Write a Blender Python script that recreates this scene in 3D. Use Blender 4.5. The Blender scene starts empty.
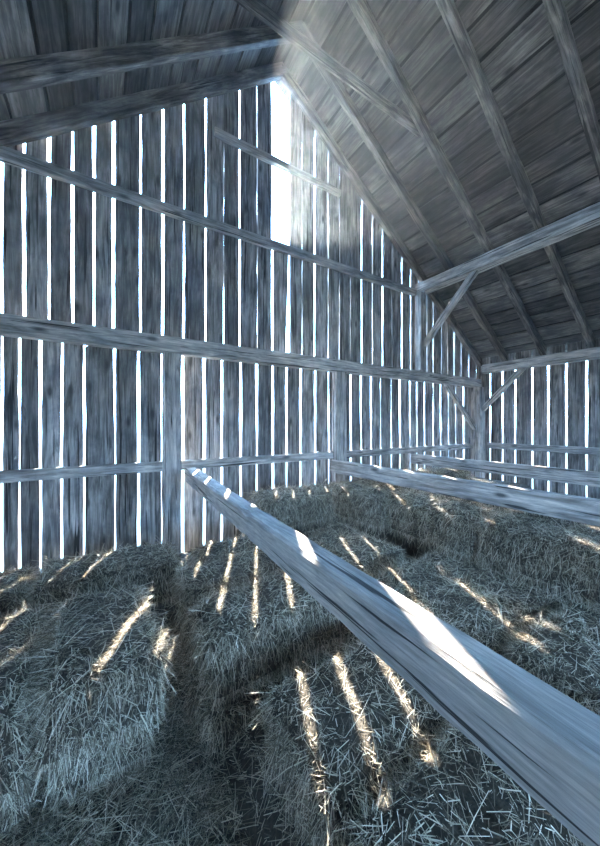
import bpy, math, random
import numpy as np
from mathutils import Vector

random.seed(7)
RNG = np.random.default_rng(11)
C = bpy.context.scene.collection
SC = bpy.context.scene
EYE = 2.2                                  # eye height above the barn floor

# ------------------------------------------------------------------ camera
cam_d = bpy.data.cameras.new('camera')
cam = bpy.data.objects.new('camera', cam_d); C.objects.link(cam)
cam.location = (0, 0, EYE)
cam.rotation_euler = (math.pi/2, 0, -math.radians(31.85))
cam_d.sensor_fit = 'HORIZONTAL'; cam_d.sensor_width = 36
cam_d.lens = 36*314/600; cam_d.shift_y = 1/600
cam_d.clip_start = 0.02; cam_d.clip_end = 200
SC.camera = cam

# ------------------------------------------------------------------ world
SKY = (0.29, 0.575, 1.0)
SKY_STRENGTH = 25.0
LAND_STRENGTH = 2.6
w = bpy.data.worlds.new('sky'); SC.world = w; w.use_nodes = True
nt = w.node_tree; nt.nodes.clear()
out = nt.nodes.new('ShaderNodeOutputWorld'); bg = nt.nodes.new('ShaderNodeBackground')
bg.inputs['Color'].default_value = (*SKY, 1); bg.inputs['Strength'].default_value = SKY_STRENGTH
# bright overcast-blue sky above the horizon, paler and dimmer sunlit land below it
tcw = nt.nodes.new('ShaderNodeTexCoord'); sep = nt.nodes.new('ShaderNodeSeparateXYZ'); nt.links.new(tcw.outputs['Generated'], sep.inputs[0])
mr = nt.nodes.new('ShaderNodeMapRange'); mr.inputs[1].default_value = -.03; mr.inputs[2].default_value = .03
nt.links.new(sep.outputs['Z'], mr.inputs[0])
bg2 = nt.nodes.new('ShaderNodeBackground'); bg2.inputs['Color'].default_value = (.48, .74, 1, 1); bg2.inputs['Strength'].default_value = LAND_STRENGTH
mx = nt.nodes.new('ShaderNodeMixShader'); nt.links.new(mr.outputs[0], mx.inputs[0]); nt.links.new(bg2.outputs[0], mx.inputs[1]); nt.links.new(bg.outputs[0], mx.inputs[2])
nt.links.new(mx.outputs[0], out.inputs[0])

# ------------------------------------------------------------------ sun
SUN_AZ = (0.410, 0.912)                    # horizontal direction towards the sun
SUN_EL = math.atan(0.575)
sd = bpy.data.lights.new('sun', 'SUN'); so = bpy.data.objects.new('sun', sd); C.objects.link(so)
n = math.hypot(*SUN_AZ)
to_sun = Vector((SUN_AZ[0]/n*math.cos(SUN_EL), SUN_AZ[1]/n*math.cos(SUN_EL), math.sin(SUN_EL)))
so.rotation_euler = to_sun.to_track_quat('Z', 'Y').to_euler()
so.location = to_sun*20
sd.energy = 52; sd.angle = math.radians(0.6); sd.color = (1.0, 0.93, 0.84)

SC.view_settings.view_transform = 'Standard'; SC.view_settings.look = 'None'
SC.view_settings.gamma = 1; SC.view_settings.use_curve_mapping = False
SC.view_settings.exposure = 0.98
SC.cycles.use_denoising = True
SC.cycles.max_bounces = 8; SC.cycles.diffuse_bounces = 5; SC.cycles.volume_bounces = 1
SC.cycles.sample_clamp_indirect = 8

# ------------------------------------------------------------------ helpers
def prop(o, label=None, cat=None, group=None, kind=None):
    for k, v in (('label', label), ('category', cat), ('group', group), ('kind', kind)):
        if v: o[k] = v
    return o

def mix(t, a, b): return a + (b-a)*t

class MB:
    """collects swept timbers; gc = grain coordinate (across, thickness, along), tone = shade of each board"""
    def __init__(s): s.v = []; s.f = []; s.g = []; s.t = []
    def sweep(s, A, B, U, V, hw, hh, seg=None, jit=0.003, cham=0.0, bow=0.0, tone=None, stations=None, endcut=None):
        A, B, U, V = Vector(A), Vector(B), Vector(U).normalized(), Vector(V).normalized()
        L = (B-A).length
        if seg is None: seg = max(2, int(L/0.22))
        tone = random.random() if tone is None else tone
        off = (random.random()*40, random.random()*40, random.random()*40)
        bw = random.uniform(-bow, bow)
        if cham > 0:
            c = cham
            def sec(a, b, h):
                return [(-a+c, -h), (b-c, -h), (b, -h+c), (b, h-c), (b-c, h), (-a+c, h), (-a, h-c), (-a, -h+c)]
        else:
            def sec(a, b, h): return [(-a, -h), (b, -h), (b, h), (-a, h)]
        base = len(s.v); n = None
        wa = wb = 0
        for i in range(seg+1):
            t = i/seg
            P = A.lerp(B, t) + U*(bw*math.sin(math.pi*t))
            wa = wa*0.6 + random.uniform(-jit, jit); wb = wb*0.6 + random.uniform(-jit, jit)
            a, b = hw+wa, hw+wb
            pts = sec(a, b, hh); n = len(pts)
            for k, (u, v) in enumerate(pts):
                du = random.uniform(-1, 1)*jit*0.3
                dt = 0
                if endcut and t in (0, 1): dt = endcut(u, t)
                q = P + U*(u+du) + V*(v + random.uniform(-1, 1)*jit*0.2) + (B-A).normalized()*dt
                s.v.append(tuple(q)); s.g.append((u+off[0], v+off[1], t*L+off[2]+dt)); s.t.append(tone)
        for i in range(seg):
            for k in range(n):
                a = base+i*n+k; b = base+i*n+(k+1) % n
                s.f.append((a, b, b+n, a+n))
        s.f.append(tuple(base+k for k in reversed(range(n))))
        s.f.append(tuple(base+seg*n+k for k in range(n)))
    def build(s, name, mat, parent=None):
        me = bpy.data.meshes.new(name); me.from_pydata(s.v, [], s.f); me.update()
        a = me.attributes.new('gc', 'FLOAT_VECTOR', 'POINT'); a.data.foreach_set('vector', np.array(s.g, dtype=np.float32).ravel())
        a = me.attributes.new('tone', 'FLOAT', 'POINT'); a.data.foreach_set('value', np.array(s.t, dtype=np.float32))
        import bmesh
        bm = bmesh.new(); bm.from_mesh(me); bmesh.ops.recalc_face_normals(bm, faces=bm.faces); bm.to_mesh(me); bm.free()
        me.materials.append(mat)
        o = bpy.data.objects.new(name, me); C.objects.link(o)
        if parent: o.parent = parent
        return o

# ------------------------------------------------------------------ materials
def wood(name, dark, light, rough=0.75, crack=0.5, spec=0.3, tone_amt=0.5, warm=(1, 1, 1), st=0.30, bl=(0.30, 0.31, 0.34), gs=55, crack_at=.335, cks=34, gr=(.36, .66)):
    m = bpy.data.materials.new(name); m.use_nodes = True
    t = m.node_tree; N = t.nodes; Lk = t.links; N.clear()
    def node(tp, **kw):
        x = N.new(tp)
        for k, v in kw.items(): setattr(x, k, v)
        return x
    o = node('ShaderNodeOutputMaterial'); p = node('ShaderNodeBsdfPrincipled')
    Lk.new(p.outputs[0], o.inputs[0])
    gc = node('ShaderNodeAttribute', attribute_name='gc'); tn = node('ShaderNodeAttribute', attribute_name='tone')
    def noise(scale3, sc, det, ro=0.6, dist=0.0):
        mp = node('ShaderNodeMapping'); mp.inputs['Scale'].default_value = scale3
        Lk.new(gc.outputs['Vector'], mp.inputs['Vector'])
        nn = node('ShaderNodeTexNoise'); nn.inputs['Scale'].default_value = sc; nn.inputs['Detail'].default_value = det
        nn.inputs['Roughness'].default_value = ro; nn.inputs['Distortion'].default_value = dist
        Lk.new(mp.outputs[0], nn.inputs['Vector']); return nn.outputs['Fac']
    def ramp(src, a, b, ca=(0, 0, 0, 1), cb=(1, 1, 1, 1)):
        r = node('ShaderNodeValToRGB'); r.color_ramp.elements[0].position = a; r.color_ramp.elements[1].position = b
        r.color_ramp.elements[0].color = ca; r.color_ramp.elements[1].color = cb
        Lk.new(src, r.inputs[0]); return r.outputs[0]
    def mixc(fac, a, b, mode='MIX'):
        x = node('ShaderNodeMix', data_type='RGBA', blend_type=mode)
        if isinstance(fac, (int, float)): x.inputs[0].default_value = fac
        else: Lk.new(fac, x.inputs[0])
        for i, s in ((6, a), (7, b)):
            if isinstance(s, tuple): x.inputs[i].default_value = (*s, 1) if len(s) == 3 else s
            else: Lk.new(s, x.inputs[i])
        return x.outputs[2]
    grain = noise((1, 1, 0.07), gs, 5, 0.6, 0.6)
    streak = noise((1, 1, 0.10), 14, 5, 0.65, 0.9)
    blot = noise((1, 1, 0.6), 3.2, 5, 0.62, 0.6)
    crk = noise((1, 1, 0.022), cks, 2, 0.5, 0.6)
    base = mixc(ramp(grain, *gr), dark, light)
    base = mixc(ramp(streak, 0.34, 0.56), tuple(c*st for c in dark), base)
    b2 = mixc(ramp(blot, 0.36, 0.62), (*bl, 1), (1.25, 1.18, 1.10, 1))
    base = mixc(0.85, base, b2, 'MULTIPLY')
    # cracks and knots
    ck = ramp(crk, crack_at, crack_at+.03)
    base = mixc(ck, tuple(c*0.14 for c in dark), base) if crack > 0 else base
    mp = node('ShaderNodeMapping'); mp.inputs['Scale'].default_value = (5.5, 5.5, 2.0)
    Lk.new(gc.outputs['Vector'], mp.inputs['Vector'])
    vo = node('ShaderNodeTexVoronoi'); vo.inputs['Scale'].default_value = 1.0
    Lk.new(mp.outputs[0], vo.inputs['Vector'])
    kn = ramp(vo.outputs['Distance'], 0.07, 0.20)
    base = mixc(kn, tuple(c*0.3 for c in dark), base)
    # every board its own shade
    mm = node('ShaderNodeMapRange'); mm.inputs[3].default_value = 1-tone_amt*0.5; mm.inputs[4].default_value = 1+tone_amt*0.5
    Lk.new(tn.outputs['Fac'], mm.inputs[0])
    cmb = node('ShaderNodeCombineColor')
    for i in range(3): Lk.new(mm.outputs[0], cmb.inputs[i])
    base = mixc(1.0, base, cmb.outputs[0], 'MULTIPLY')
    base = mixc(1.0, base, (*warm, 1), 'MULTIPLY')
    Lk.new(base, p.inputs['Base Color'])
    p.inputs['Roughness'].default_value = rough; p.inputs['Specular IOR Level'].default_value = spec
    bp = node('ShaderNodeBump'); bp.inputs['Strength'].default_value = 0.75; bp.inputs['Distance'].default_value = 0.006
    h = node('ShaderNodeMath', operation='MULTIPLY_ADD'); Lk.new(ck, h.inputs[0]); h.inputs[1].default_value = 0.9; Lk.new(grain, h.inputs[2])
    Lk.new(h.outputs[0], bp.inputs['Height']); Lk.new(bp.outputs[0], p.inputs['Normal'])
    return m

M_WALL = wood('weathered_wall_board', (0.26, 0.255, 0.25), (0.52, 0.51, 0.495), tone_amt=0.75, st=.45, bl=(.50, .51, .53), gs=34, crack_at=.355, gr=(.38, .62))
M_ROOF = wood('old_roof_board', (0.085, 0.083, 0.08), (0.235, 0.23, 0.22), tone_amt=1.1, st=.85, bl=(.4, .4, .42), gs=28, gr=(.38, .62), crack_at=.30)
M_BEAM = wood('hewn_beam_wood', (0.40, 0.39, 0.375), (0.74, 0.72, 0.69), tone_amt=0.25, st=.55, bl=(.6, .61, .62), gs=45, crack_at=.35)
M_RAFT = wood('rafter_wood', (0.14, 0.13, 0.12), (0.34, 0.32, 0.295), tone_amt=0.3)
M_TOP = wood('foreground_beam_wood', (0.38, 0.37, 0.35), (0.64, 0.62, 0.59), tone_amt=0.0, rough=0.6, st=.75, bl=(.66, .66, .68), gs=90, crack_at=.342, cks=46)

def straw_mat(name, c0, c1, c2):
    m = bpy.data.materials.new(name); m.use_nodes = True
    t = m.node_tree; p = t.nodes['Principled BSDF']
    a = t.nodes.new('ShaderNodeAttribute'); a.attribute_name = 'tone'
    r = t.nodes.new('ShaderNodeValToRGB'); e = r.color_ramp.elements
    e[0].position = 0; e[0].color = (*c0, 1); e[1].position = 1; e[1].color = (*c2, 1)
    k = e.new(0.5); k.color = (*c1, 1)
    t.links.new(a.outputs['Fac'], r.inputs[0]); t.links.new(r.outputs[0], p.inputs['Base Color'])
    p.inputs['Roughness'].default_value = 0.55; p.inputs['Specular IOR Level'].default_value = 0.35
    return m
M_STRAW = straw_mat('dry_straw', (0.05, 0.041, 0.028), (0.38, 0.32, 0.225), (0.95, 0.87, 0.69))

def packed_mat(name, c):
    m = bpy.data.materials.new(name); m.use_nodes = True
    t = m.node_tree; p = t.nodes['Principled BSDF']
    tc = t.nodes.new('ShaderNodeTexCoord')
    nn = t.nodes.new('ShaderNodeTexNoise'); nn.inputs['Scale'].default_value = 45; nn.inputs['Detail'].default_value = 8; nn.inputs['Roughness'].default_value = 0.75
    t.links.new(tc.outputs['Object'], nn.inputs['Vector'])
    r = t.nodes.new('ShaderNodeValToRGB'); r.color_ramp.elements[0].position = 0.35; r.color_ramp.elements[1].position = 0.7
    r.color_ramp.elements[0].color = (*[x*0.25 for x in c], 1); r.color_ramp.elements[1].color = (*c, 1)
    t.links.new(nn.outputs['Fac'], r.inputs[0]); t.links.new(r.outputs[0], p.inputs['Base Color'])
    b = t.nodes.new('ShaderNodeBump'); b.inputs['Strength'].default_value = 1; b.inputs['Distance'].default_value = 0.03
    t.links.new(nn.outputs['Fac'], b.inputs['Height']); t.links.new(b.outputs[0], p.inputs['Normal'])
    p.inputs['Roughness'].default_value = 0.9
    return m
M_PACK = packed_mat('packed_hay', (0.12, 0.10, 0.07))
M_DARK = packed_mat('roof_cover', (0.012, 0.012, 0.012))

# ------------------------------------------------------------------ the barn's shape
GY = 4.50                    # inner face of the gable boards
WX = 8.15                    # inner face of the right wall
RX, RZ = 2.39, 5.72+EYE      # ridge
SL = 0.70                    # roof slope
BACK = -3.6
LX = 2*RX-WX
SLL = 0.79                                 # the left slope is a little steeper
def slope(side): return SL if side > 0 else SLL
def roof_z(x): return RZ - slope(x-RX)*abs(x-RX)

# gable boards: gap centres (x) and gap widths, lower tier (floor to tie beam) and upper tier (tie beam to roof)
LOW = [-3.37, -3.1, -2.8, -2.52, -2.24, -1.98, -1.7, -1.42, -1.16, -.90, -.66, -.392, -.147, .197, .351, .647, .874, 1.131, 1.349, 1.597, 1.838, 2.094,
       2.316, 2.566, 2.832, 3.097, 3.46, 3.75, 3.99, 4.23, 4.55, 4.80, 5.11, 5.33, 5.60, 5.91, 6.19, 6.52, 6.84, 7.20, 7.64, 7.98, 8.17]
UP = [-3.37, -3.1, -2.8, -2.52, -2.24, -1.98, -1.7, -1.42, -1.16, -.90, -.66, -.45, -.275, -.034, .184, .476, .649, .888, 1.155, 1.385, 1.592, 1.830,
      2.075, 2.36, 2.59, 2.83, 3.087, 3.325, 3.557, 3.80, 4.05, 4.31, 4.56, 4.83, 5.07, 5.44, 5.90, 6.22, 6.50, 6.80, 7.10, 7.42, 7.75, 8.17]
def px2x(px, Y=GY):
    u = px-300; return Y*(.849*u+165.8)/(266.6-.528*u)
LEFTX = [-3.37, -3.1, -2.8, -2.52, -2.24, -1.98, -1.7, -1.42, -1.16, -.93]
LOW = LEFTX + [round(px2x(p), 3) for p in (19, 40, 61.5, 83.5, 114.8, 138.8, 161.7, 182.5, 204, 221.7, 240.8, 257, 273, 286.7, 300.8, 315, 328.4,
       340, 351, 361, 371, 380.4, 391.4, 400, 410, 417, 424.6, 433.3, 440.7, 448.5, 455.8, 463.7, 472.6)] + [8.17]
UP = LEFTX + [round(px2x(p), 3) for p in (24, 49, 72.3, 93.8, 113, 140.2, 162.5, 183.7, 205.5, 223.7, 239.8, 257.3, 272.3, 289.6, 302, 314.6, 328.2, 339.4,
       350.5, 362, 372.5, 382.7, 392, 402, 410.7, 418.5, 426.8, 433, 441.3, 447.5, 454, 461.2, 469)] + [8.17]
WIDE_UP = {72.3: .05, 93.8: .05, 113: .05, 140.2: .05, 162.5: .055, 183.7: .055, 205.5: .05, 223.7: .028, 239.8: .06, 257.3: .022, 272.3: .05, 302: .03,
           314.6: .055, 339.4: .02, 350.5: .025, 362: .06, 372.5: .04}

def wall_tier(mb, xs, z0f, z1f, gapf, ybase):
    for i in range(len(xs)-1):
        g0, g1 = gapf(i), gapf(i+1)
        a, b = xs[i]+g0/2, xs[i+1]-g1/2
        if b-a < 0.03: continue
        c, hw = (a+b)/2, (b-a)/2
        z0, z1 = z0f(c), z1f(c)
        if z1-z0 < 0.1: continue
        th = 0.012
        y = ybase+th+random.uniform(0, 0.008)
        s = -SL if c > RX else SLL
        lean = random.uniform(-.008, .008)
        mb.sweep((c, y, z0), (c+lean, y, z1), (1, 0, 0), (0, 1, 0), hw, th, jit=0.0045, bow=.006,
                 endcut=(lambda u, t: (s*u if t == 1 else 0)))

# gable wall, two tiers in one wall
wb = MB()
TIEZ = 1.03+EYE
gl = [random.choice((.018, .022, .026, .029, .024)) if x < .8 else random.choice((.040, .046, .052, .044) if x < 3 else (.030, .036, .042)) for x in LOW]
wall_tier(wb, LOW, lambda c: 0.0, lambda c: TIEZ-.005, lambda i: gl[i] if 0 < i < len(LOW)-1 else 0, GY)
gu = []
for x in UP:
    k = min(WIDE_UP, key=lambda p: abs(px2x(p)-x))
    gu.append(WIDE_UP[k]*.50 if abs(px2x(k)-x) < .01 else random.choice((.012, .02, .025, .03) if x < 1 else (.013, .022, .032, .027)))
i_open = min(range(len(UP)), key=lambda i: abs(UP[i]-px2x(272.3)))       # the board between these two gaps is broken off high up
XO0, XO1 = UP[i_open], UP[i_open+1]
st = random.getstate()
upL = UP[:i_open+1]; upR = UP[i_open+1:]
wall_tier(wb, upL, lambda c: TIEZ+.005, lambda c: roof_z(c)-.004, lambda i: gu[i] if i > 0 else 0, GY)
wall_tier(wb, upR, lambda c: TIEZ+.005, lambda c: roof_z(c)-.004, lambda i: gu[i+i_open+1] if i < len(upR)-1 else 0, GY)
# the short board left under the opening, narrowing upwards so that it leaves a wedge of light at its right
wedge = []
for t_ in range(9):
    z_ = mix(t_/8, TIEZ+.005, 2.93+EYE); xr_ = XO1 - gu[i_open+1]/2 - mix(t_/8, .075, .01) + random.uniform(-.003, .003); xl_ = XO0+.020
    wedge.append((xl_, xr_, z_))
b_ = len(wb.v)
for (xl_, xr_, z_) in wedge:
    for (x_, y_) in ((xl_, GY+.002), (xr_, GY+.002), (xr_, GY+.026), (xl_, GY+.026)):
        wb.v.append((x_, y_, z_)); wb.g.append((x_+3, y_, z_)); wb.t.append(.7)
for i in range(8):
    for k in range(4): wb.f.append((b_+i*4+k, b_+i*4+(k+1) % 4, b_+i*4+4+(k+1) % 4, b_+i*4+4+k))
wb.f.append((b_, b_+1, b_+2, b_+3)); wb.f.append((b_+32, b_+33, b_+34, b_+35))
wall = wb.build('wall_back', M_WALL); prop(wall, kind='structure')

# right wall boards
gaps_y = [4.5]
for p in (490, 502.3, 515, 532, 548, 566, 586):
    u = p-300; gaps_y.append(WX*(266.6-.528*u)/(.849*u+165.8))
y = gaps_y[-1]
while y > BACK+.3: y -= random.uniform(.26, .34); gaps_y.append(y)
gaps_y.append(BACK)
rb = MB()
for i in range(len(gaps_y)-1):
    a, b = gaps_y[i+1]+.017, gaps_y[i]-.017
    if b-a < .05: continue
    rb.sweep((WX+.014+random.uniform(0, .008), (a+b)/2, 0), (WX+.014, (a+b)/2+random.uniform(-.006, .006), roof_z(WX)-.02), (0, 1, 0), (-1, 0, 0), (b-a)/2, .012, jit=.004)
prop(rb.build('wall_right', M_WALL), kind='structure')
lb = MB(); y = GY
while y > BACK:
    wdt = random.uniform(.24, .32)
    lb.sweep((LX-.014, y-wdt/2, 0), (LX-.014, y-wdt/2, roof_z(LX)-.02), (0, 1, 0), (1, 0, 0), wdt/2-.012, .012, jit=.003); y -= wdt
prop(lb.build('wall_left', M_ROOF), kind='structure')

# roof boards running along the barn, and the dark cover over them
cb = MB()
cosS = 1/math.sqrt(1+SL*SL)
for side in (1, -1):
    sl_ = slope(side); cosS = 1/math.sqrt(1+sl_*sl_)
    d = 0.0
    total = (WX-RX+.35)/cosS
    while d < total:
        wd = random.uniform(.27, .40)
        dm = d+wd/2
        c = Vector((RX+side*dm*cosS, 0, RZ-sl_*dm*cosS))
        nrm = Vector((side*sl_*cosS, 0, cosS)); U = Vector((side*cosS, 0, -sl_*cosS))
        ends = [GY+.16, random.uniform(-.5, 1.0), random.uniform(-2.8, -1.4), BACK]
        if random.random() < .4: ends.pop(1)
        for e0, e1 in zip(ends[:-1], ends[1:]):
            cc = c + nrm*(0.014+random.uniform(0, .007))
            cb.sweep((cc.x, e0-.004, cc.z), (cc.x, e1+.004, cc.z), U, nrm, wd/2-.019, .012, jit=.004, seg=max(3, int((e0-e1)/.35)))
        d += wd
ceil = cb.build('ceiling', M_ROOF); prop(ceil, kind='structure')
rc = MB()
for side in (1, -1):
    sl_ = slope(side); cosS = 1/math.sqrt(1+sl_*sl_)
    L2 = (WX-RX+.4)/cosS
    L2 += .06; c = Vector((RX+side*(L2/2-.06)*cosS, 0, RZ-sl_*(L2/2-.06)*cosS)); nrm = Vector((side*sl_*cosS, 0, cosS)); U = Vector((side*cosS, 0, -sl_*cosS))
    cc = c+nrm*.055
    rc.sweep((cc.x, GY+.2, cc.z), (cc.x, BACK-.1, cc.z), U, nrm, L2/2+.02, .018, jit=0, seg=3)
prop(rc.build('roof_cover', M_DARK, ceil))

# rear gable, unseen behind the camera; doorway added and sized for fill light
fw = MB(); k = LX
while k < WX:
    wd = random.uniform(.24, .3); c_ = k+wd/2
    fw.sweep((c_, BACK-.014, 2.6 if 1.2 < c_ < 3.1 else 0), (c_, BACK-.014, roof_z(c_)+.01), (1, 0, 0), (0, 1, 0), wd/2-.006, .012, jit=.003); k += wd
prop(fw.build('wall_front', M_WALL), kind='structure')

# floor
fb = MB(); k = LX
while k < WX:
    wd = random.uniform(.2, .3); fb.sweep((k+wd/2, BACK, -.02), (k+wd/2, GY, -.02), (1, 0, 0), (0, 0, 1), wd/2-.003, .02, jit=0, seg=4); k += wd
prop(fb.build('floor', M_RAFT), kind='structure')

# ------------------------------------------------------------------ timber frame
def timber(name, A, B, U, V, hw, hh, mat, label, cat, group=None, cham=.010, jit=.004, **kw):
    mb = MB(); A = Vector(A)+Vector((0, 0, EYE)); B = Vector(B)+Vector((0, 0, EYE))
    mb.sweep(A, B, U, V, hw, hh, jit=jit, cham=cham, **kw)
    return prop(mb.build(name, mat), label, cat, group)
X, Y, Z = (1, 0, 0), (0, 1, 0), (0, 0, 1)
timber('tie_beam', (LX, 4.42, 1.035), (WX-.01, 4.42, 1.035), Y, Z, .075, .108, M_BEAM,
       'heavy grey horizontal tie beam crossing the whole slatted gable wall', 'beam', jit=.006, bow=.015)
timber('wall_girt', (LX, 4.458, 2.84), (5.70, 4.458, 2.84), Y, Z, .040, .068, M_BEAM,
       'long thin wall rail crossing the gable just below the bright opening', 'beam')
timber('wall_girt', (1.33, 4.458, 4.18), (3.62, 4.458, 4.18), Y, Z, .040, .055, M_BEAM,
       'short uppermost wall rail running across the bright opening under the ridge', 'beam')
for a, b, lab in ((LX, .635, 'low wall rail on the gable left of the thick post, above the left bales'),
                  (.864, 3.445, 'low wall rail on the gable between the two lower posts'),
                  (3.705, 7.88, 'low wall rail on the gable from the second post to the corner post')):
    timber('wall_rail', (a, 4.458, -.555), (b, 4.458, -.555), Y, Z, .038, .064, M_BEAM, lab, 'beam')
timber('wall_rail', (WX-.04, 4.18, -.53), (WX-.04, BACK, -.53), X, Z, .038, .072, M_BEAM,
       'low wall rail on the right side wall behind the two manger rails', 'beam')
timber('post', (.757, 4.42, -2.2), (.757, 4.42, .925), X, Y, .102, .075, M_BEAM, 'thick upright post at left, where the foreground beam meets the gable wall', 'post', jit=.005)
timber('post', (3.575, 4.42, -2.2), (3.575, 4.42, .925), X, Y, .115, .075, M_BEAM, 'upright post at mid wall behind the end of the long rail', 'post')
timber('post', (5.79, 4.40, 1.15), (5.79, 4.40, 2.83), X, Y, .075, .09, M_BEAM, 'short upright post standing on the tie beam under the roof purlin', 'post')
timber('post', (8.01, 4.37, -2.2), (8.01, 4.37, .925), X, Y, .125, .12, M_BEAM, 'corner post where the gable wall meets the right wall', 'post')
timber('purlin', (5.87, GY, 2.94), (5.87, BACK, 2.94), X, Z, .115, .11, M_BEAM, 'heavy roof purlin crossing under the rafters at upper right', 'beam', jit=.006)
timber('wall_plate', (8.03, 4.22, 1.36), (8.03, BACK, 1.36), X, Z, .10, .105, M_BEAM, 'wall plate on top of the right side wall under the rafters', 'beam')
def brace(A, B, V, hw, hh, lab):
    d = (Vector(B)-Vector(A)).normalized(); U = d.cross(Vector(V))
    timber('brace', A, B, U, V, hw, hh, M_BEAM, lab, 'brace', cham=.008)
brace((5.85, 4.34, 1.70), (5.85, 3.22, 2.86), X, .06, .045, 'diagonal brace rising from the short upper post to the roof purlin')
brace((6.72, 4.40, .94), (7.90, 4.40, -.10), Y, .05, .04, 'diagonal brace on the gable from tie beam down to the corner post')
brace((8.03, 4.26, .36), (8.03, 3.36, 1.28), X, .055, .045, 'diagonal brace on the right wall from corner post up to the plate')

# rafters: pairs, right slope and left slope
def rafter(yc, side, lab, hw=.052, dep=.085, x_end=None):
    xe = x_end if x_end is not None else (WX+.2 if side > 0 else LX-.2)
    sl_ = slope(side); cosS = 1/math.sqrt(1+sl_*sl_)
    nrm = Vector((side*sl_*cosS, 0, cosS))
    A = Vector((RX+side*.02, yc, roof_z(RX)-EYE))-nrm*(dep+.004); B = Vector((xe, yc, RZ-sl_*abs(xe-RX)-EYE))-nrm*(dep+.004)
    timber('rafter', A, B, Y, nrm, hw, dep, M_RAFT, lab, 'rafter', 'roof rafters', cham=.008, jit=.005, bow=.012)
RY = [(4.40, 'against the gable wall'), (3.80, 'second from the gable wall'), (3.02, 'third from the gable wall'), (2.22, 'fourth from the gable wall'), (1.42, 'fifth from the gable wall')]
for yc, s in RY:
    rafter(yc, 1, 'sloping rafter under the right roof slope, '+s)
for yc, s in RY[:2]:
    rafter(yc, -1, 'sloping rafter under the left roof slope, '+s)
rafter(3.02, -1, 'sloping rafter under the left roof slope, third from the gable wall')
timber('collar_tie', (.86, 3.13, 4.50), (4.10, 3.13, 4.50), Y, Z, .035, .065, M_RAFT, 'collar tie running from the third right rafter up out at the top', 'beam', cham=.006)

# low rails of the bays, running from the gable wall towards the camera
timber('bay_rail', (3.36, 4.335, -.725), (3.52, BACK, -.725), X, Z, .052, .105, M_BEAM, 'long plank rail behind the back row of bales at right', 'rail', jit=.004)
timber('bay_rail', (5.55, 4.41, -.735), (5.72, BACK, -.755), X, Z, .045, .10, M_BEAM, 'farther plank rail beyond the long one, near the right wall', 'rail', jit=.004)

# the big hewn beam in the foreground
def big_beam():
    mb = MB()
    st = [(4.40, .905, 1.065), (3.6, .868, 1.01), (2.6, .825, .955), (1.9, .797, .925), (1.456, .779, .905), (.955, .761, .886), (.6, .748, .876), (.3, .735, .868), (-.2, .71, .85), (-1.2, .66, .80), (-2.4, .60, .74)]
    ys = []
    for i in range(len(st)-1):
        k = max(2, int((st[i][0]-st[i+1][0])/.09))
        for j in range(k): ys.append(mix(j/k, st[i][0], st[i+1][0]))
    ys.append(st[-1][0])
    sy = [s[0] for s in st][::-1]
    base = 0; n = 0; c0 = .014; wob = [0]*4
    for i, yy in enumerate(ys):
        xl = np.interp(yy, sy, [s[1] for s in st][::-1]); xr = np.interp(yy, sy, [s[2] for s in st][::-1])
        wob = [v*.75+random.uniform(-.0022, .0022) for v in wob]
        xl += wob[0]; xr += wob[1]
        zt = EYE-.592+wob[2]*.6; zb = EYE-.765-.004*max(0, 1-yy)+wob[3]
        c = c0+random.uniform(-.003, .004)
        if abs(yy-2.02) < .05: c += .02                 # a chip in the arris
        pts = [(xl+c, zb), (xr-c, zb), (xr, zb+c), (xr, zt-c*.6), (xr-c*.6, zt), (xl+c, zt), (xl, zt-c), (xl, zb+c)]
        n = len(pts)
        for (px, pz) in pts:
            mb.v.append((px, yy, pz)); mb.g.append((px-xl+3.3, pz+1.7, yy+9)); mb.t.append(.5)
    for i in range(len(ys)-1):
        for k in range(n):
            a = i*n+k; b = i*n+(k+1) % n; mb.f.append((a, b, b+n, a+n))
    mb.f.append(tuple(range(n))[::-1]); mb.f.append(tuple((len(ys)-1)*n+k for k in range(n)))
    o = mb.build('crossbeam', M_TOP)
    prop(o, 'thick hewn beam running from the left post to the lower right foreground, streaked with sun', 'beam')
big_beam()

# ------------------------------------------------------------------ hay
def straw_mesh(name, P, D, L, R, droop, T):
    """one mesh of many bent stalks: P start, D direction, L length, R radius (numpy arrays)"""
    n = len(P); S = 4
    D = D/np.linalg.norm(D, axis=1, keepdims=True)
    ref = RNG.normal(size=(n, 3)); side = np.cross(D, ref); side /= np.linalg.norm(side, axis=1, keepdims=True)
    up = np.cross(D, side)
    bend = side*RNG.normal(0, .14, (n, 1)) + np.array([0, 0, -1.0])*droop[:, None]
    V = np.empty((n, S, 3, 3), dtype=np.float32)
    for s in range(S):
        t = s/(S-1)
        c = P + D*(L*t)[:, None] + bend*(L*t*t)[:, None]
        r = R*(1-.35*t)
        for k in range(3):
            a = 2*math.pi*k/3
            flat = .55
            V[:, s, k] = c + (side*math.cos(a) + up*math.sin(a)*flat)*r[:, None]
    nv = n*S*3
    base = (np.arange(n)*S*3)[:, None, None]
    q = []
    for s in range(S-1):
        for k in range(3):
            a = s*3+k; b = s*3+(k+1) % 3
            q.append((a, b, b+3, a+3))
    F = (np.arange(n)*S*3)[:, None, None] + np.array(q)[None]
    F = F.reshape(-1, 4)
    me = bpy.data.meshes.new(name)
    me.vertices.add(nv); me.vertices.foreach_set('co', V.reshape(-1))
    me.loops.add(F.size); me.loops.foreach_set('vertex_index', F.reshape(-1).astype(np.int32))
    me.polygons.add(len(F)); me.polygons.foreach_set('loop_start', np.arange(0, F.size, 4, dtype=np.int32))
    me.update(calc_edges=True); me.validate()
    a = me.attributes.new('tone', 'FLOAT', 'POINT'); a.data.foreach_set('value', np.repeat(T, S*3).astype(np.float32))
    me.materials.append(M_STRAW)
    return me

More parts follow.
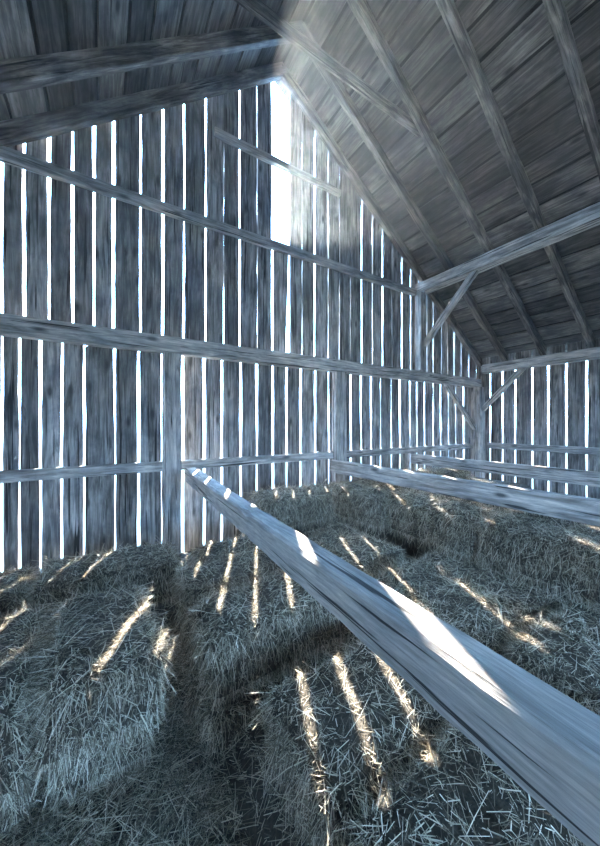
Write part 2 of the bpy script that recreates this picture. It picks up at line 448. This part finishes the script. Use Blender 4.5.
def rbox(nx, ny, nz, L, W, H, r, amp, seed):
    """rounded, lumpy box standing on z=0"""
    import bmesh
    from mathutils import noise
    bm = bmesh.new()
    def ax(n): return [2*i/n-1 for i in range(n+1)]
    vm = {}
    def vert(p):
        k = tuple(round(c, 5) for c in p)
        if k not in vm:
            q = Vector((p[0]*L/2, p[1]*W/2, p[2]*H/2))
            inner = Vector((max(-(L/2-r), min(L/2-r, q.x)), max(-(W/2-r), min(W/2-r, q.y)), max(-(H/2-r), min(H/2-r, q.z))))
            d = q-inner
            if d.length > 1e-6: d = d.normalized()
            else: d = Vector((0, 0, 1))
            q = inner+d*r
            nz_ = noise.noise(q*3.1+Vector((seed*7.7, 0, 0)))*amp + noise.noise(q*9+Vector((0, seed*3.3, 0)))*amp*.5
            if p[2] > -.8: q += d*nz_
            q.z += H/2
            vm[k] = bm.verts.new(q)
        return vm[k]
    for (a, b, fix, na, nb) in ((0, 1, 2, nx, ny), (0, 2, 1, nx, nz), (1, 2, 0, ny, nz)):
        A, B = ax(na), ax(nb)
        for s in (-1, 1):
            for i in range(na):
                for j in range(nb):
                    quad = []
                    for (ii, jj) in ((i, j), (i+1, j), (i+1, j+1), (i, j+1)):
                        p = [0, 0, 0]; p[a] = A[ii]; p[b] = B[jj]; p[fix] = s
                        quad.append(vert(p))
                    bm.faces.new(quad)
    bmesh.ops.recalc_face_normals(bm, faces=bm.faces)
    return bm

def surface_samples(me, n, keep):
    me.calc_loop_triangles()
    nt_ = len(me.loop_triangles)
    tri = np.empty(nt_*3, dtype=np.int32); me.loop_triangles.foreach_get('vertices', tri); tri = tri.reshape(-1, 3)
    co = np.empty(len(me.vertices)*3, dtype=np.float32); me.vertices.foreach_get('co', co); co = co.reshape(-1, 3)
    a, b, c = co[tri[:, 0]], co[tri[:, 1]], co[tri[:, 2]]
    nr = np.cross(b-a, c-a); ar = np.linalg.norm(nr, axis=1)/2; nr /= (2*ar[:, None]+1e-12)
    k = keep(a, nr); ar = ar*k
    idx = RNG.choice(nt_, n, p=ar/ar.sum())
    u, v = RNG.random(n), RNG.random(n); f = u+v > 1; u[f] = 1-u[f]; v[f] = 1-v[f]
    P = a[idx]+(b-a)[idx]*u[:, None]+(c-a)[idx]*v[:, None]
    return P, nr[idx]

def tones(n):
    t = RNG.beta(1.1, 1.5, n)*.88; t = np.where(RNG.random(n) < .22, RNG.uniform(.85, 1, n), t); return t

def make_bale(seed, L=1.10, W=.53, H=.42, n=32000):
    bm = rbox(22, 11, 9, L-.05, W-.05, H-.015, .055, .038, seed)
    me = bpy.data.meshes.new('hay_bale'); bm.to_mesh(me); bm.free(); me.materials.append(M_PACK)
    for p in me.polygons: p.use_smooth = True
    P, N = surface_samples(me, n, lambda a, nr: np.where(nr[:, 2] < -.3, 0, np.where(nr[:, 2] > .6, 1.15, 1.0)))
    side = N[:, 2] < .5
    zc = np.array([0, 0, 1.0])
    T1 = np.cross(N, zc+np.array([.001, .002, 0])); T1 /= np.linalg.norm(T1, axis=1, keepdims=True)+1e-9
    T2 = np.cross(N, T1)
    ang = RNG.uniform(0, 2*math.pi, n)
    sgn = np.where(RNG.random(n) < .65, 1, -1)                 # on the sides most stalks hang or stand
    vert = RNG.normal(math.pi/2, .45, n)*sgn
    m = side & (RNG.random(n) < .78)
    ang = np.where(m, vert, ang)
    D = T1*np.cos(ang)[:, None] + T2*np.sin(ang)[:, None]
    lift = np.abs(RNG.normal(0, .21, n)) + .02
    wild = RNG.random(n) < .05; lift = np.where(wild, lift+RNG.uniform(.2, .9, n), lift)
    D = D + N*lift[:, None]
    Ln = np.clip(RNG.gamma(3.0, .042, n), .04, .34)
    Ln = np.where(side, Ln*.72, Ln*.9)
    R = RNG.uniform(.0012, .0034, n)
    dr = np.clip(RNG.normal(.22, .15, n), 0, .7)
    Pm = P - N*.012 - D/np.linalg.norm(D, axis=1, keepdims=True)*(Ln*.35)[:, None]
    sm = straw_mesh('straw', Pm, D, Ln, R, dr, tones(n))
    return me, sm

VAR = [make_bale(s) for s in range(5)]
VARW = make_bale(9, L=1.12, W=.62, n=35000)

def bale(x, y, z, rot, var, label, group=None, s=(1, 1, 1)):
    bm_, sm_ = var
    o = bpy.data.objects.new('hay_bale', bm_); C.objects.link(o)
    o.location = (x, y, z); o.rotation_euler = (0, 0, math.radians(rot)); o.scale = s
    prop(o, label, 'hay bale', group)
    c = bpy.data.objects.new('straw', sm_); C.objects.link(c); c.parent = o; c['kind'] = 'stuff'
    return o

G = 'hay bales stacked in the barn'
V = VAR
BALES = [
 (.06, 3.60, .46, -2, VARW, 'low bale at left lying along the gable wall, behind the nearest left bale', (1.02, 1.0, 1)),
 (-1.10, 3.62, .45, 178, V[1], 'bale at the far left edge lying along the gable wall', (1, 1.15, 1)),
 (.0, 2.23, .66, 91, V[0], 'big bale at left with two broad stripes of sun, end towards the camera', (.85, 1.0, .86)),
 (-.57, 2.24, .60, 272, V[2], 'bale cut by the left edge, beside the big sun-striped left bale', (.87, 1, .95)),
 (.00, 2.52, .20, 89, V[3], 'dark lower bale under the big sun-striped left bale', (.85, 1, 1)),
 (-.59, 2.52, .16, 270, V[4], 'dark lower bale at the far left under the upper one', (.85, 1, 1)),
 (1.07, 2.12, .52, 3, V[4], 'upper bale left of the foreground beam, hanging straws on its shaggy front', (1.02, 1, 1.04)),
 (1.05, 2.07, .06, -1, V[1], 'lower bale under the shaggy one left of the foreground beam', (1, 1, 1.04)),
 (1.08, 2.73, .50, 181, V[2], 'bale directly behind the shaggy one left of the foreground beam', (1, 1, 1.02)),
 (1.33, 3.30, .44, -3, V[3], 'bale at the foot of the gable wall under the far end of the foreground beam', (1, 1, 1)),
 (2.46, 2.86, .42, 88, VARW, 'lower bale seen just over the middle of the foreground beam', (1.0, 1.15, 1)),
 (2.27, 3.80, .85, 2, V[0], 'upper bale across the back against the gable wall between posts', (1.04, 1.06, 1.02)),
 (3.17, 3.42, .85, 92, V[1], 'farthest bale of the upper row along the long rail, in the corner', (1.02, 1, 1.0)),
 (3.32, 2.28, .86, 269, V[4], 'middle bale of the upper row along the long rail', (1.03, 1.04, 1.02)),
 (3.33, 1.14, .86, 90, V[3], 'near bale of the upper row along the long rail, at the right edge', (1.03, 1.04, 1.02)),
 (3.90, 2.30, .87, 91, V[2], 'second-row upper bale glimpsed under the middle of the long rail', (1, 1, 1)),
 (3.91, 1.16, .87, 270, V[0], 'second-row upper bale under the near part of the long rail, at the right edge', (1, 1, 1)),
 (3.88, 3.45, .87, 268, V[4], 'second-row upper bale under the long rail near the second post', (1, 1, 1)),
 (2.37, 1.60, .41, 91, V[2], 'lower right bale beyond the foreground beam, crossed by two long sun stripes', (1, 1.02, 1)),
 (2.93, 1.60, .39, 271, V[0], 'lower right bale tucked against the foot of the upper row', (1, 1.0, 1)),
 (2.38, .46, .41, 89, V[4], 'lower bale at the right edge beyond the foreground beam, nearer the camera', (1, 1, 1)),
 (2.94, .46, .40, 270, V[1], 'lower bale at the right edge against the near upper bale', (1, 1, 1)),
 (1.85, 1.80, .38, 270, V[3], 'lower bale hidden mostly behind the foreground beam', (1, .95, 1)),
 (1.28, 1.20, .41, 1, VARW, 'nearest bale under the foreground beam, striped with sun at the bottom', (1.02, .98, 1)),
 (1.29, .61, .41, 182, V[2], 'bale cut by the bottom edge in front of the nearest one', (1.02, 1, 1)),
 (4.55, 3.72, .93, -2, V[2], 'bale behind the long rail near the middle of the gable wall', (1, 1, 1)),
 (5.66, 3.76, .91, 181, V[0], 'bale beyond the long rail towards the barn corner', (1, 1, 1)),
]
for (x, y, z, r, v, lab, s) in BALES:
    bale(x, y, z, r, v, lab, G, s)

# loose hay heaped on the floor: a height field under and between the bales, with stalks lying on it
def sm(a, b, x):
    t = np.clip((x-a)/(b-a), 0, 1); return t*t*(3-2*t)
def heap_h(x, y):
    h = .16 + .22*sm(.55, .8, x)*1.0 + .0*y
    h = h + .10*sm(3.0, 3.4, y)
    h = np.maximum(h, .80*sm(3.22, 3.34, x))
    h = np.maximum(h, .82*sm(3.50, 3.62, y)*sm(1.55, 1.7, x))
    h = np.maximum(h, .90*sm(3.7, 4.0, x)*sm(2.4, 3.2, y))
    return h
nx_, ny_ = 150, 110
xs = np.linspace(-2.6, 7.7, nx_); ys = np.linspace(-1.5, 4.40, ny_)
XX, YY = np.meshgrid(xs, ys, indexing='ij')
HH = heap_h(XX, YY)
lump = sum(np.sin(XX*a+b)*np.sin(YY*c+d) for a, b, c, d in ((3.1, 0, 2.7, 1), (7.3, 2, 6.1, 0), (13, 1, 11.7, 3)))/3
free = 1-sm(.5, .62, XX)
HH = HH + .035*lump*free + .01*lump
HH = np.maximum(HH, .03)
vs = [(float(XX[i, j]), float(YY[i, j]), float(HH[i, j])) for i in range(nx_) for j in range(ny_)]
fs = [(i*ny_+j, (i+1)*ny_+j, (i+1)*ny_+j+1, i*ny_+j+1) for i in range(nx_-1) for j in range(ny_-1)]
# skirt down to the floor
b0 = len(vs)
ring = [(i, 0) for i in range(nx_)] + [(nx_-1, j) for j in range(1, ny_)] + [(i, ny_-1) for i in range(nx_-2, -1, -1)] + [(0, j) for j in range(ny_-2, 0, -1)]
for (i, j) in ring: vs.append((float(XX[i, j]), float(YY[i, j]), 0.001))
for k in range(len(ring)):
    a = ring[k]; b = ring[(k+1) % len(ring)]
    fs.append((a[0]*ny_+a[1], b[0]*ny_+b[1], b0+(k+1) % len(ring), b0+k))
hm = bpy.data.meshes.new('loose_hay'); hm.from_pydata(vs, [], fs); hm.update(); hm.materials.append(M_PACK)
for p in hm.polygons: p.use_smooth = True
hay = bpy.data.objects.new('loose_hay', hm); C.objects.link(hay)
prop(hay, 'loose hay strewn over the barn floor under and between the bales', 'hay', kind='stuff')
def litter(n, x0, x1, y0, y1):
    px_ = RNG.uniform(x0, x1, n); py_ = RNG.uniform(y0, y1, n)
    i = np.clip(((px_-xs[0])/(xs[1]-xs[0])).astype(int), 0, nx_-2); j = np.clip(((py_-ys[0])/(ys[1]-ys[0])).astype(int), 0, ny_-2)
    pz_ = HH[i, j]+RNG.uniform(-.005, .03, n)
    a = RNG.uniform(0, 2*math.pi, n)
    D = np.stack([np.cos(a), np.sin(a), RNG.normal(.08, .2, n)], 1)
    L = np.clip(RNG.gamma(3.5, .04, n), .04, .35)
    P = np.stack([px_, py_, pz_], 1) - D*(L*.4)[:, None]
    return P, D, L, RNG.uniform(.0012, .0034, n), np.clip(RNG.normal(.08, .1, n), 0, .4), tones(n)
parts = [litter(42000, -1.2, 1.1, .3, 3.3), litter(5000, 1.0, 4.2, 2.0, 4.2), litter(2500, 3.9, 7.4, 1.5, 4.2), litter(3000, -1.6, 1.4, 3.3, 4.2)]
P, D, L, R, dr, T = [np.concatenate([p[k] for p in parts]) for k in range(6)]
lo = bpy.data.objects.new('straw', straw_mesh('straw', P, D, L, R, dr, T)); C.objects.link(lo); lo.parent = hay; lo['kind'] = 'stuff'

# ------------------------------------------------------------------ dusty air inside the barn
def haze(density, aniso):
    y0, y1 = BACK+.05, GY-.01
    p = [(LX+.02, .02), (WX-.02, .02), (WX-.02, roof_z(WX)-.05), (RX, RZ-.05), (LX+.02, roof_z(LX)-.05)]
    vs = [(a, y0, b) for a, b in p]+[(a, y1, b) for a, b in p]
    fs = [(0, 1, 2, 3, 4), (9, 8, 7, 6, 5)]+[(i, i+5, (i+1) % 5+5, (i+1) % 5) for i in range(5)]
    me = bpy.data.meshes.new('dusty_air'); me.from_pydata(vs, [], fs); me.update()
    import bmesh
    bm = bmesh.new(); bm.from_mesh(me); bmesh.ops.recalc_face_normals(bm, faces=bm.faces); bm.to_mesh(me); bm.free()
    m = bpy.data.materials.new('dust_haze'); m.use_nodes = True; t = m.node_tree; t.nodes.clear()
    o = t.nodes.new('ShaderNodeOutputMaterial'); v = t.nodes.new('ShaderNodeVolumePrincipled')
    v.inputs['Color'].default_value = (.85, .93, 1, 1); v.inputs['Density'].default_value = density; v.inputs['Anisotropy'].default_value = aniso
    t.links.new(v.outputs[0], o.inputs['Volume']); me.materials.append(m)
    ob = bpy.data.objects.new('dusty_air', me); C.objects.link(ob)
    prop(ob, 'thin dusty haze hanging in the air inside the barn', 'haze', kind='stuff')
HAZE = 0.0036
if HAZE > 0: haze(HAZE, 0.6)
